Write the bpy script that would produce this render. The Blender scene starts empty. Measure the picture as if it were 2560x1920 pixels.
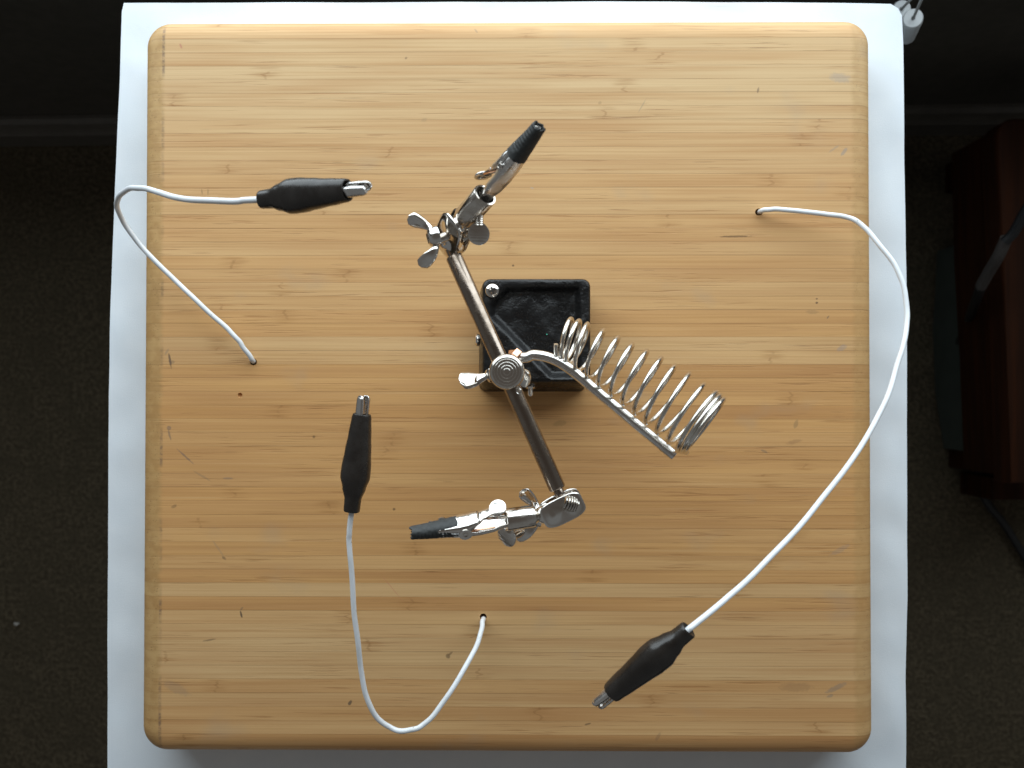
import bpy, bmesh, math, random
from mathutils import Vector, Matrix, noise

random.seed(7)
PI = math.pi
sc = bpy.context.scene
COL = sc.collection

# ------------------------------------------------------------------ camera
F_PX = 2218.0                                   # focal length in photo pixels (2560 wide)
CAM_LOC = Vector((0.00555, -0.00431, 0.36226))
CAM_ROT = (0.01284, 0.00877, 0.00056)
cam_data = bpy.data.cameras.new('camera')
cam_data.sensor_width = 36.0
cam_data.lens = 36.0 * F_PX / 2560.0
cam_data.clip_start = 0.01
cam_data.clip_end = 20.0
cam_data.dof.use_dof = True
cam_data.dof.focus_distance = 0.335
cam_data.dof.aperture_fstop = 18.0
cam = bpy.data.objects.new('camera', cam_data)
cam.location = CAM_LOC
cam.rotation_euler = CAM_ROT
COL.objects.link(cam)
sc.camera = cam

# ------------------------------------------------------------------ dim room
world = bpy.data.worlds.new('World')
sc.world = world
world.use_nodes = True
bg = world.node_tree.nodes['Background']
# dim interior all around: darkened overhead for the person leaning over, to vary metal reflections
wt = world.node_tree
wtc = wt.nodes.new('ShaderNodeTexCoord'); wsep = wt.nodes.new('ShaderNodeSeparateXYZ'); wr = wt.nodes.new('ShaderNodeValToRGB')
wt.links.new(wtc.outputs['Generated'], wsep.inputs[0]); wt.links.new(wsep.outputs[2], wr.inputs[0]); wt.links.new(wr.outputs[0], bg.inputs['Color'])
wr.color_ramp.interpolation = 'EASE'
wr.color_ramp.elements[0].position = 0.0; wr.color_ramp.elements[0].color = (.96, .98, .98, 1)
wr.color_ramp.elements[1].position = 1.0; wr.color_ramp.elements[1].color = (.58, .52, .47, 1)
e_ = wr.color_ramp.elements.new(.55); e_.color = (.97, 1.0, 1.0, 1)
bg.inputs['Strength'].default_value = 0.15

# ------------------------------------------------------------------ window light (the window is in the wall beyond the table)
WIN_Y = 0.335
ld = bpy.data.lights.new('window_light', 'AREA')
ld.shape = 'RECTANGLE'
ld.size = 1.20
ld.size_y = 0.62
ld.energy = 8.2
ld.color = (0.835, 0.94, 1.0)
lo = bpy.data.objects.new('window_light', ld)
lo.location = (0.04, WIN_Y, 0.285)
lo.rotation_euler = (math.radians(-90), 0, 0)
COL.objects.link(lo)

sc.view_settings.view_transform = 'Standard'
sc.view_settings.look = 'None'
sc.view_settings.exposure = 0.0
sc.view_settings.gamma = 1.0
sc.view_settings.use_curve_mapping = False
sc.cycles.max_bounces = 8
sc.cycles.use_denoising = True

# ------------------------------------------------------------------ helpers
CAM_R = cam.rotation_euler.to_matrix()

def px(x, y, z):
    """point of height z (0 = top face of the board) seen at photo pixel x, y"""
    d = CAM_R @ Vector(((x - 1280.0) / F_PX, (960.0 - y) / F_PX, -1.0))
    t = (z - CAM_LOC.z) / d.z
    return CAM_LOC + d * t

def mesh_obj(name, verts, faces, mat, parent=None, smooth=True, angle=35, mods=()):
    me = bpy.data.meshes.new(name)
    me.from_pydata([tuple(v) for v in verts], [], faces)
    bm = bmesh.new(); bm.from_mesh(me)
    bmesh.ops.recalc_face_normals(bm, faces=bm.faces)
    bm.to_mesh(me); bm.free()
    if smooth:
        me.polygons.foreach_set('use_smooth', [True] * len(me.polygons))
        me.set_sharp_from_angle(angle=math.radians(angle))
    me.materials.append(mat)
    o = bpy.data.objects.new(name, me)
    COL.objects.link(o)
    if parent is not None:
        o.parent = parent
        o.matrix_parent_inverse = Matrix.Identity(4)
    return o

def empty(name, label, cat, group=None):
    o = bpy.data.objects.new(name, None)
    o.empty_display_size = 0.01
    COL.objects.link(o)
    o['label'] = label; o['category'] = cat
    if group: o['group'] = group
    return o

class G:
    """collects geometry of one part"""
    def __init__(self):
        self.v = []; self.f = []
    def add(self, vs, fs):
        n = len(self.v)
        self.v += [Vector(p) for p in vs]
        self.f += [[i + n for i in f] for f in fs]
        return self
    def rings(self, rings, cap0=True, cap1=True):
        n = len(rings[0]); vs = [p for r in rings for p in r]; fs = []
        for k in range(len(rings) - 1):
            for i in range(n):
                j = (i + 1) % n
                fs.append([k * n + i, k * n + j, (k + 1) * n + j, (k + 1) * n + i])
        if cap0: fs.append(list(range(n))[::-1])
        if cap1: fs.append([(len(rings) - 1) * n + i for i in range(n)])
        return self.add(vs, fs)
    def lathe(self, prof, M, segs=32, cap0=True, cap1=True):
        """prof: (radius, height) along local z of M"""
        rs = []
        for r, h in prof:
            r = max(r, 1e-5)
            rs.append([M @ Vector((r * math.cos(2 * PI * i / segs), r * math.sin(2 * PI * i / segs), h)) for i in range(segs)])
        return self.rings(rs, cap0, cap1)
    def tube(self, pts, rad, segs=14, up=None):
        pts = [Vector(p) for p in pts]; n = len(pts)
        tans = []
        for i in range(n):
            a = pts[max(i - 1, 0)]; b = pts[min(i + 1, n - 1)]
            tans.append((b - a).normalized())
        u = Vector((0, 0, 1)) if abs(tans[0].z) < .9 else Vector((1, 0, 0))
        u = (u - tans[0] * u.dot(tans[0])).normalized()
        rs = []
        for i in range(n):
            u = (u - tans[i] * u.dot(tans[i])).normalized()
            w = tans[i].cross(u)
            r = rad(i / (n - 1)) if callable(rad) else rad
            rs.append([pts[i] + (u * math.cos(2 * PI * k / segs) + w * math.sin(2 * PI * k / segs)) * r for k in range(segs)])
        return self.rings(rs)
    def prism(self, outline, M, h0, h1, bev=0.0):
        """outline in local xy of M, extruded along local z with a bevelled rim"""
        c = sum((Vector((x, y, 0)) for x, y in outline), Vector()) / len(outline)
        def ring(s, h):
            out = []
            for x, y in outline:
                d = Vector((x, y, 0)) - c
                L = d.length
                out.append(M @ (c + d * max((L - s) / L, 0) + Vector((0, 0, h))))
            return out
        if bev:
            rs = [ring(bev, h0), ring(bev * .3, h0 + bev * .3), ring(0, h0 + bev), ring(0, h1 - bev), ring(bev * .3, h1 - bev * .3), ring(bev, h1)]
        else:
            rs = [ring(0, h0), ring(0, h1)]
        return self.rings(rs)
    def sheet(self, rows):
        n = len(rows[0]); vs = [p for r in rows for p in r]
        fs = [[k * n + i, k * n + i + 1, (k + 1) * n + i + 1, (k + 1) * n + i] for k in range(len(rows) - 1) for i in range(n - 1)]
        return self.add(vs, fs)
    def build(self, name, mat, parent=None, **kw):
        return mesh_obj(name, self.v, self.f, mat, parent, **kw)

def frame(o, z, x=None):
    """matrix at o with local z along z and local x near x"""
    z = Vector(z).normalized()
    x = Vector(x) if x is not None else (Vector((1, 0, 0)) if abs(z.x) < .9 else Vector((0, 1, 0)))
    x = (x - z * x.dot(z)).normalized()
    y = z.cross(x)
    return Matrix(((x.x, y.x, z.x, o[0]), (x.y, y.y, z.y, o[1]), (x.z, y.z, z.z, o[2]), (0, 0, 0, 1)))

def smooth_path(P, per=10):
    """Catmull-Rom through P"""
    P = [Vector(p) for p in P]; out = []
    for i in range(len(P) - 1):
        p0 = P[max(i - 1, 0)]; p1 = P[i]; p2 = P[i + 1]; p3 = P[min(i + 2, len(P) - 1)]
        for k in range(per):
            t = k / per
            out.append(0.5 * ((2 * p1) + (p2 - p0) * t + (2 * p0 - 5 * p1 + 4 * p2 - p3) * t * t + (3 * p1 - p0 - 3 * p2 + p3) * t ** 3))
    out.append(P[-1])
    return out

def lerp_tab(tab, t):
    for (a, va), (b, vb) in zip(tab, tab[1:]):
        if t <= b:
            k = (t - a) / (b - a) if b > a else 0
            k = k * k * (3 - 2 * k)
            return va + (vb - va) * k
    return tab[-1][1]

# ------------------------------------------------------------------ materials
class NT:
    def __init__(self, name):
        self.m = bpy.data.materials.new(name); self.m.use_nodes = True
        self.t = self.m.node_tree; self.b = self.t.nodes['Principled BSDF']
    def n(self, typ, **kw):
        nd = self.t.nodes.new(typ)
        for k, v in kw.items(): setattr(nd, k, v)
        return nd
    def link(self, a, b): self.t.links.new(a, b)
    def put(self, sock, v):
        if hasattr(v, 'is_output'): self.link(v, sock)
        else: sock.default_value = v
    def math(self, op, a, b=0.0, clamp=False):
        nd = self.n('ShaderNodeMath', operation=op, use_clamp=clamp)
        self.put(nd.inputs[0], a); self.put(nd.inputs[1], b)
        return nd.outputs[0]
    def mix(self, fac, a, b, mode='MIX'):
        nd = self.n('ShaderNodeMix', data_type='RGBA', blend_type=mode)
        self.put(nd.inputs[0], fac); self.put(nd.inputs[6], a); self.put(nd.inputs[7], b)
        return nd.outputs[2]
    def noise(self, vec, scale, detail=2.0, rough=0.5):
        nd = self.n('ShaderNodeTexNoise'); self.link(vec, nd.inputs['Vector'])
        nd.inputs['Scale'].default_value = scale; nd.inputs['Detail'].default_value = detail
        nd.inputs['Roughness'].default_value = rough
        return nd.outputs['Fac']
    def ramp(self, fac, lo, hi, a=0.0, b=1.0):
        nd = self.n('ShaderNodeMapRange', clamp=True, interpolation_type='SMOOTHSTEP')
        self.put(nd.inputs[0], fac)
        for i, v in enumerate((lo, hi, a, b)): nd.inputs[i + 1].default_value = v
        return nd.outputs[0]
    def obj_coord(self):
        return self.n('ShaderNodeTexCoord').outputs['Object']
    def bump(self, h, strength, dist):
        nd = self.n('ShaderNodeBump'); self.link(h, nd.inputs['Height'])
        nd.inputs['Strength'].default_value = strength; nd.inputs['Distance'].default_value = dist
        self.link(nd.outputs[0], self.b.inputs['Normal'])

def metal(name, col, rough, wear=0.06, scale=900, bump=0.05):
    t = NT(name); b = t.b
    b.inputs['Metallic'].default_value = 1.0
    co = t.obj_coord()
    n = t.noise(co, scale, 3)
    n2 = t.noise(co, scale * .22, 2)
    t.link(t.ramp(n2, .3, .75, rough * .75, rough + wear), b.inputs['Roughness'])
    t.link(t.mix(t.ramp(n2, .35, .75), (*col, 1), (col[0] * .80, col[1] * .77, col[2] * .73, 1)), b.inputs['Base Color'])
    t.bump(n, bump, .0003)
    return t.m

def plain(name, col, rough, spec=.5, bump=0.0, scale=600, var=.85):
    t = NT(name); b = t.b
    co = t.obj_coord(); n = t.noise(co, scale, 3)
    t.link(t.mix(t.ramp(n, .3, .7), (*col, 1), tuple(c * var for c in col) + (1,)), b.inputs['Base Color'])
    b.inputs['Roughness'].default_value = rough
    b.inputs['Specular IOR Level'].default_value = spec
    if bump: t.bump(n, bump, .0005)
    return t.m

M_CHROME = metal('nickel', (.80, .775, .74), .10)
M_STEEL = metal('brushed_steel', (.72, .68, .63), .17, .08, 1500, .08)
M_ROD = metal('worn_rod_steel', (.33, .275, .23), .20, .12, 1300, .10)
M_COIL = metal('coil_steel', (.80, .77, .72), .19, .10, 1100, .05)
M_ARM = metal('zinc_arm', (.86, .85, .83), .24, .06, 900, .05)
M_BRASS = metal('copper', (.78, .47, .32), .22)
M_JAWGREY = metal('dull_nickel', (.80, .785, .77), .25, .10, 700, .06)

def mat_boot():
    t = NT('black_vinyl'); b = t.b
    co = t.obj_coord(); n = t.noise(co, 500, 3); n2 = t.noise(co, 160, 2)
    t.link(t.mix(t.ramp(n2, .3, .7), (.014, .011, .009, 1), (.024, .020, .017, 1)), b.inputs['Base Color'])
    t.link(t.ramp(n, .3, .7, .24, .36), b.inputs['Roughness'])
    b.inputs['Specular IOR Level'].default_value = .55
    t.bump(n2, .12, .0008)
    return t.m
M_BOOT = mat_boot()
M_SLEEVE = plain('heat_shrink', (.042, .045, .045), .58, .4, .25, 900, .7)
def mat_wire():
    t = NT('white_wire'); b = t.b
    co = t.obj_coord(); n = t.noise(co, 120, 3); d = t.noise(co, 520, 2)
    c = t.mix(t.ramp(n, .35, .7), (.80, .83, .86, 1), (.71, .735, .75, 1))
    c = t.mix(t.ramp(d, .70, .78, 0, .75), c, (.30, .28, .25, 1))
    t.link(c, b.inputs['Base Color'])
    t.link(t.ramp(n, .3, .7, .34, .50), b.inputs['Roughness'])
    t.bump(d, .05, .0004)
    return t.m
M_WIRE = mat_wire()

def mat_iron():
    t = NT('black_cast_iron'); b = t.b
    co = t.obj_coord(); n = t.noise(co, 420, 4, .6); n2 = t.noise(co, 110, 3)
    sp = t.ramp(t.noise(co, 1300, 2), .68, .76)
    t.link(t.mix(sp, (.0075, .0072, .0072, 1), (.03, .028, .026, 1)), b.inputs['Base Color'])
    t.link(t.ramp(n2, .35, .7, .22, .42), b.inputs['Roughness'])
    b.inputs['Specular IOR Level'].default_value = .36
    h = t.math('ADD', n, t.math('MULTIPLY', n2, 1.6))
    t.bump(h, .36, .0012)
    return t.m
M_IRON = mat_iron()

# ---- bamboo
PITCH = 34.15 / 2218.0 * 0.36226
Y_TOP = px(1280, 61.7, 0).y           # first joint line
BW, BH = 0.300, 0.3015                # board
MARKS = [  # photo x, y, half length, half width (photo px), angle, colour, strength
    (425, 902, 20, 3.6, 100, (.05, .04, .04), .85), (417, 880, 9, 4, 60, (.20, .17, .13), .45),
    (603, 1536, 3.2, 9, 15, (.03, .03, .03), .95), (604, 1522, 6, 2.5, 50, (.10, .09, .08), .5),
    (875, 1757, 4.5, 8, -35, (.05, .045, .04), .85),
    (1120, 1640, 6, 7, 20, (.10, .06, .03), .75), (1126, 1634, 8, 3, 40, (.10, .06, .03), .6),
    (2042, 747, 3, 2, 0, (.08, .05, .04), .9), (2042, 757, 4, 3, 0, (.06, .04, .03), .9),
    (2030, 780, 18, 6, 0, (.30, .19, .09), .45), (2070, 793, 5, 2, 55, (.10, .09, .08), .7),
    (2100, 195, 30, 13, -8, (.30, .29, .28), .45), (2110, 380, 14, 5, 50, (.25, .24, .23), .6), (2085, 372, 20, 3, 35, (.27, .25, .22), .4),
    (2105, 870, 15, 7, 30, (.30, .26, .25), .5), (2090, 1720, 30, 7, 25, (.22, .19, .16), .55), (2075, 1740, 9, 4, 20, (.2, .18, .15), .5),
    (1990, 1718, 45, 13, 0, (.30, .17, .08), .40), (2100, 1375, 30, 7, 28, (.32, .24, .19), .4),
    (462, 1140, 30, 2.6, -42, (.12, .10, .10), .65), (424, 1088, 14, 3, -75, (.10, .09, .09), .6), (422, 1070, 6, 6, 0, (.12, .10, .10), .6),
    (505, 1190, 28, 3, -30, (.24, .17, .10), .45), (570, 1196, 14, 3, 0, (.2, .17, .14), .5),
    (435, 1266, 9, 4, 25, (.22, .13, .06), .7), (560, 1395, 7, 4, -40, (.12, .08, .05), .7), (545, 1370, 30, 3, -55, (.3, .22, .15), .35),
    (524, 1600, 18, 2.4, 10, (.16, .11, .06), .7), (520, 480, 2, 9, 0, (.28, .16, .07), .7), (505, 480, 2, 9, 8, (.28, .16, .07), .7),
    (1895, 226, 3, 8, -12, (.20, .13, .08), .8), (1840, 591, 46, 2.6, 1, (.12, .07, .03), .85), (985, 1273, 4, 3.5, 0, (.08, .05, .03), .8),
    (785, 1092, 4, 4, 0, (.12, .07, .03), .8), (1400, 1058, 22, 8, 10, (.30, .17, .06), .6), (1283, 664, 3, 3, 0, (.05, .03, .02), .85),
    (1605, 265, 22, 2, 60, (.32, .24, .15), .5), (1190, 76, 8, 2.5, -55, (.3, .2, .12), .6), (452, 115, 3, 8, 25, (.45, .12, .10), .6),
    (980, 1470, 42, 1.5, -50, (.55, .20, .12), .45), (1330, 470, 5, 2.5, -20, (.45, .40, .36), .6), (440, 1720, 40, 14, -25, (.25, .20, .15), .32),
    (430, 905, 7, 5, 0, (.1, .08, .07), .4), (1470, 1810, 9, 2.5, 15, (.10, .07, .04), .75), (1645, 1842, 13, 5, 60, (.22, .13, .08), .4),
    (1060, 300, 10, 5, 20, (.36, .25, .13), .4), (1500, 257, 5, 4, 40, (.36, .22, .10), .55), (1015, 145, 4, 3, 40, (.2, .12, .06), .7),
    (1990, 1060, 12, 6, 70, (.22, .15, .08), .5), (1985, 1105, 22, 6, 12, (.28, .15, .07), .45), (1910, 1128, 11, 3.4, -25, (.2, .15, .1), .6),
]
def mat_bamboo(marks):
    t = NT('bamboo'); b = t.b
    co = t.obj_coord()
    info = t.n('ShaderNodeObjectInfo')
    sepc = t.n('ShaderNodeSeparateColor'); t.link(info.outputs['Color'], sepc.inputs[0])
    tone, rnd = sepc.outputs[0], sepc.outputs[1]
    sep = t.n('ShaderNodeSeparateXYZ'); t.link(co, sep.inputs[0])
    X, Y = sep.outputs[0], sep.outputs[1]
    def vec(kx, ky, off=31.0):
        c = t.n('ShaderNodeCombineXYZ')
        t.put(c.inputs[0], t.math('MULTIPLY', X, kx)); t.put(c.inputs[1], t.math('MULTIPLY', Y, ky))
        t.put(c.inputs[2], t.math('MULTIPLY', rnd, off))
        return c.outputs[0]
    g1 = t.noise(vec(9, 1500), 1.0, 3, .6)         # fine fibres
    g2 = t.noise(vec(14, 420, 57), 1.0, 2)         # bands inside a strip
    g3 = t.noise(vec(11, 60, 83), 1.0, 1)          # slow tone drift along the strip
    k1 = t.noise(vec(34, 1300, 19), 1.0, 2, .55)   # short dark pores
    k2 = t.noise(vec(20, 120, 43), 1.0, 1)         # where the pores cluster
    k3 = t.noise(vec(55, 2300, 77), 1.0, 1)
    tt = t.math('ADD', t.math('MULTIPLY', tone, .8), t.math('MULTIPLY', t.math('SUBTRACT', g2, .5), .95))
    tt = t.math('ADD', tt, t.math('MULTIPLY', t.math('SUBTRACT', g3, .5), 1.0), True)
    base = t.mix(sepc.outputs[2], (.655, .448, .232, 1), (.675, .370, .138, 1))
    base = t.mix(tt, base, (.475, .236, .088, 1))
    base = t.mix(t.ramp(g1, .42, .72, 0, .34), base, (.40, .195, .058, 1))
    base = t.mix(t.ramp(g1, .40, .22, 0, .26), base, (.76, .58, .31, 1))
    dash = t.math('MULTIPLY', t.ramp(k1, .585, .67), t.ramp(k2, .44, .62))
    base = t.mix(t.math('MULTIPLY', dash, .36), base, (.27, .105, .028, 1))
    dash2 = t.math('MULTIPLY', t.ramp(k3, .67, .74), t.ramp(k2, .52, .66))
    base = t.mix(t.math('MULTIPLY', dash2, .42), base, (.12, .05, .018, 1))
    # culm nodes: one short knuckle on each strip
    xn = t.math('SUBTRACT', t.math('MULTIPLY', t.math('FRACT', t.math('MULTIPLY', rnd, 7.31)), .30), .15)
    wv = t.math('MULTIPLY', t.math('SUBTRACT', t.noise(vec(60, 500, 23), 1.0, 2), .5), .009)
    dn = t.math('ABSOLUTE', t.math('ADD', t.math('SUBTRACT', X, xn), wv))
    kn = t.math('MULTIPLY', t.ramp(dn, .0075, .0005), t.ramp(k1, .40, .62))
    base = t.mix(t.math('MULTIPLY', kn, .40), base, (.34, .155, .045, 1))
    kl = t.math('MULTIPLY', t.ramp(dn, .0009, .0002), t.ramp(g2, .40, .60))
    base = t.mix(t.math('MULTIPLY', kl, .40), base, (.30, .14, .045, 1))
    # glue lines, broken along their length
    fr = t.math('FRACT', t.math('DIVIDE', t.math('SUBTRACT', Y_TOP, Y), PITCH))
    ed = t.math('MINIMUM', fr, t.math('SUBTRACT', 1.0, fr))
    gl = t.math('MULTIPLY', t.ramp(ed, .055, .012), t.ramp(t.noise(vec(16, 90, 11), 1.0, 2), .42, .62, .12, .85))
    base = t.mix(t.math('MULTIPLY', gl, .42), base, (.20, .10, .035, 1))
    # end grain on the rounded left and right edges
    ax = t.math('ABSOLUTE', X)
    em = t.ramp(t.math('ADD', ax, t.math('MULTIPLY', t.math('SUBTRACT', g2, .5), .0035)), .1400, .1428)
    endc = t.mix(t.ramp(t.noise(vec(260, 260, 5), 1.0, 3), .35, .65), (.50, .315, .125, 1), (.40, .235, .085, 1))
    endc = t.mix(t.math('MULTIPLY', tone, .35), endc, (.30, .16, .06, 1))
    vo = t.n('ShaderNodeTexVoronoi'); t.link(vec(900, 1150, 9), vo.inputs['Vector']); vo.inputs['Scale'].default_value = 1.0
    dots = t.math('MULTIPLY', t.ramp(vo.outputs['Distance'], .26, .16), t.ramp(t.noise(vec(300, 160, 3), 1.0, 2), .42, .60))
    endc = t.mix(t.math('MULTIPLY', dots, .70), endc, (.10, .055, .02, 1))
    base = t.mix(t.math('MULTIPLY', em, t.ramp(X, -.1, .1, .72, .42)), base, endc)
    # dirt collected where the end grain starts (left side)
    dl = t.math('MULTIPLY', t.ramp(t.math('ABSOLUTE', t.math('ADD', X, .1412)), .0009, .0002), t.ramp(t.noise(vec(40, 45, 0), 1.0, 3), .46, .62))
    dl = t.math('MULTIPLY', dl, t.ramp(t.noise(vec(500, 900, 0), 1.0, 2), .35, .6, .25, 1))
    base = t.mix(t.math('MULTIPLY', dl, .62), base, (.12, .08, .065, 1))
    # soft grey smudges
    sm = t.ramp(t.noise(vec(28, 40, 0), 1.0, 3), .60, .76, 0, .22)
    base = t.mix(sm, base, (.36, .30, .23, 1))
    # single stains and pen marks
    if marks: warp = t.math('MULTIPLY', t.math('SUBTRACT', t.noise(vec(700, 700, 0), 1.0, 2), .5), 1.5)
    for (mx, my, hl, hw, ang, colr, st) in marks:
        p = px(mx, my, 0); s = 0.36226 / 2218.0
        a = math.radians(ang); ca, sa = math.cos(a), math.sin(a)
        dx = t.math('SUBTRACT', X, p.x); dy = t.math('SUBTRACT', Y, p.y)
        u = t.math('ADD', t.math('MULTIPLY', dx, ca / (hl * s)), t.math('MULTIPLY', dy, sa / (hl * s)))
        v = t.math('ADD', t.math('MULTIPLY', dx, -sa / (hw * s)), t.math('MULTIPLY', dy, ca / (hw * s)))
        r = t.math('ADD', t.math('MULTIPLY', u, u), t.math('MULTIPLY', v, v))
        k = t.ramp(t.math('ADD', r, warp), 1.25, .25, 0, st * .8)
        base = t.mix(k, base, (*colr, 1))
    t.link(base, b.inputs['Base Color'])
    t.link(t.ramp(g2, .3, .7, .42, .58), b.inputs['Roughness'])
    b.inputs['Specular IOR Level'].default_value = .32
    h = t.math('SUBTRACT', t.math('MULTIPLY', g1, .5), t.math('ADD', dash, dash2))
    t.bump(h, .22, .0003)
    return t.m
M_BAMBOO = mat_bamboo([])
def bamboo_for(y0, y1):
    s = 0.36226 / 2218.0; mk = []
    for m in MARKS:
        yc = px(m[0], m[1], 0).y; a = math.radians(m[4])
        ext = (abs(m[2] * math.sin(a)) + abs(m[3] * math.cos(a))) * 1.6 * s
        if yc + ext > y0 and yc - ext < y1: mk.append(m)
    return mat_bamboo(mk) if mk else M_BAMBOO

def mat_cloth():
    t = NT('white_cotton'); b = t.b
    co = t.obj_coord()
    n = t.noise(co, 70, 3); f = t.noise(co, 2600, 2)
    t.link(t.mix(t.ramp(n, .3, .7), (.79, .84, .885, 1), (.755, .81, .86, 1)), b.inputs['Base Color'])
    b.inputs['Roughness'].default_value = .85
    b.inputs['Specular IOR Level'].default_value = .2
    b.inputs['Sheen Weight'].default_value = .15
    t.bump(f, .25, .0004)
    return t.m
M_CLOTH = mat_cloth()

def mat_carpet():
    t = NT('brown_carpet'); b = t.b
    co = t.obj_coord()
    n = t.noise(co, 260, 4, .65); n2 = t.noise(co, 45, 3, .6)
    c = t.mix(t.ramp(n, .35, .68), (.066, .052, .034, 1), (.132, .106, .068, 1))
    c = t.mix(t.ramp(n2, .40, .70, 0, .7), c, (.080, .065, .042, 1))
    t.link(c, b.inputs['Base Color'])
    b.inputs['Roughness'].default_value = .95; b.inputs['Specular IOR Level'].default_value = .1
    t.bump(n, .9, .006)
    return t.m
M_CARPET = mat_carpet()
M_WALL = plain('brown_wall_paint', (.062, .054, .042), .8, .2, .1, 120, .85)
M_SKIRT = plain('skirting_paint', (.085, .074, .060), .55, .4, .05, 80, .85)

def mat_redwood():
    t = NT('red_brown_wood'); b = t.b
    co = t.obj_coord()
    mp = t.n('ShaderNodeMapping'); t.link(co, mp.inputs[0]); mp.inputs['Scale'].default_value = (160, 9, 160)
    n = t.noise(mp.outputs[0], 1.0, 3)
    t.link(t.mix(t.ramp(n, .3, .7), (.034, .009, .002, 1), (.017, .005, .0015, 1)), b.inputs['Base Color'])
    b.inputs['Roughness'].default_value = .7; b.inputs['Specular IOR Level'].default_value = .12
    return t.m
M_REDWOOD = mat_redwood()
M_BOX = plain('pale_green_plastic', (.055, .065, .055), .6, .3, .03, 60, .9)
M_BLACKCORD = plain('black_cord', (.008, .008, .008), .5, .4)
M_PALECORD = plain('pale_cord_sleeve', (.06, .052, .047), .6, .3)
M_TASSEL = plain('white_plastic', (.72, .75, .76), .45, .4, .02, 300, .95)
M_STRING = plain('grey_string', (.42, .42, .40), .8, .2, .2, 1500, .7)
M_PAPER = plain('white_paper', (.45, .43, .40), .8, .2)

# ================================================================== setting
FLOOR_Z = -0.50
CLOTH_Z = -0.024
# carpet
g = G()
N = 60
rows = []
for j in range(N + 1):
    rows.append([Vector((-1.6 + 3.2 * i / N, -2.4 + 2.7 * j / N, FLOOR_Z + .004 * noise.noise(Vector((i * .9, j * .9, 3))))) for i in range(N + 1)])
g.sheet(rows)
o = g.build('carpet_floor', M_CARPET); o['kind'] = 'structure'
# wall and skirting below the window
pl = px(60, 366, FLOOR_Z); pr = px(2420, 338, FLOOR_Z)
wd = (pr - pl).normalized(); wn = Vector((wd.y, -wd.x, 0))      # towards the room
mid = (pl + pr) / 2; mid.z = 0
def wall_box(name, mat, d0, d1, z0, z1, half=1.5, prof=None):
    g = G()
    prof = prof or [(d0, z0), (d1, z0), (d1, z1), (d0, z1)]
    ring = lambda s: [mid + wd * s + wn * d + Vector((0, 0, z)) for d, z in prof]
    g.rings([ring(-half), ring(half)])
    o = g.build(name, mat); o['kind'] = 'structure'
    return o
wall_box('wall', M_WALL, -.12, -.013, FLOOR_Z - .01, -.035)
wall_box('skirting_board', M_SKIRT, 0, 0, 0, 0, 1.5, [(-.0125, FLOOR_Z - .005), (0, FLOOR_Z - .005), (0, FLOOR_Z + .034), (-.003, FLOOR_Z + .038), (-.005, FLOOR_Z + .052), (-.009, FLOOR_Z + .056), (-.0125, FLOOR_Z + .056)])

# ================================================================== tablecloth
outline_px = [(306, 3), (700, 2), (1200, 0), (1700, 0), (2100, 3), (2236, 6), (2258, 24), (2262, 110), (2264, 300), (2267, 520), (2270, 700),
              (2271, 900), (2272, 1100), (2272, 1300), (2273, 1500), (2268, 1700), (2270, 1900), (2266, 2075), (2230, 2105), (1700, 2112),
              (1200, 2112), (700, 2112), (300, 2105), (266, 2080), (265, 1900), (265, 1600), (266, 1300), (268, 1000), (273, 750), (284, 450), (295, 200), (301, 20)]
OL = [px(x, y, CLOTH_Z) for x, y in outline_px]
def resample(P, n):
    seg = []; tot = 0
    for i in range(len(P)):
        L = (P[(i + 1) % len(P)] - P[i]).length; seg.append(L); tot += L
    out = []; i = 0; acc = 0
    for k in range(n):
        s = tot * k / n
        while acc + seg[i] < s: acc += seg[i]; i += 1
        out.append(P[i].lerp(P[(i + 1) % len(P)], (s - acc) / seg[i]))
    return out
OLr = resample(OL, 360)
cen = sum(OLr, Vector()) / 360
nrm = []
for i in range(360):
    tdir = OLr[(i + 2) % 360] - OLr[i - 2]
    n_ = Vector((tdir.y, -tdir.x, 0)).normalized()
    if n_.dot(OLr[i] - cen) < 0: n_ = -n_
    nrm.append(n_)
def sstep_(a, b, x):
    k = max(0, min(1, (x - a) / (b - a))); return k * k * (3 - 2 * k)
def cloth_z(p, s):
    a = max(0, (s - .80) / .2)
    w = .9 * noise.noise(Vector((p.x * 26, p.y * 30, 1.7))) + .6 * noise.noise(Vector((p.x * 55 + p.y * 18, p.y * 58, 4.2)))
    return CLOTH_Z + .0015 * a * w * (1 - sstep_(.965, 1.0, s) * .75)
rings = []
for s in [0.02, .4, .7, .78, .82, .85, .88, .905, .93, .95, .965, .98, .99, .996]:
    rings.append([Vector((*(cen + (OLr[i] - cen) * s).xy, cloth_z(cen + (OLr[i] - cen) * s, s))) for i in range(360)])
R_ = .0035
for a in (20, 45, 70, 90):
    a = math.radians(a)
    rings.append([OLr[i] - nrm[i] * R_ + nrm[i] * R_ * math.sin(a) + Vector((0, 0, cloth_z(OLr[i], 1) - CLOTH_Z - R_ * (1 - math.cos(a)))) for i in range(360)])
for d in (.008, .016, .03, .05, .08, .12, .18, .25, .34, .44):
    ring = []
    for i in range(360):
        p = OLr[i]
        sd = i / 360 * 1.45
        k = min(1, d / .05)
        w = noise.noise(Vector((p.x * 16, p.y * 16, 9 + d * 2.0))) + .5 * noise.noise(Vector((p.x * 45, p.y * 45, 2 + d * 3)))
        off = .0008 * k * w + d * .012 * (w * .6)
        ring.append(p + nrm[i] * off + Vector((0, 0, -R_ - d)))
    rings.append(ring)
g = G(); g.rings(rings, cap0=True, cap1=False)
o = g.build('tablecloth', M_CLOTH, angle=80)
o['label'] = 'white cotton cloth draped over the small table under the board'; o['category'] = 'tablecloth'

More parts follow.
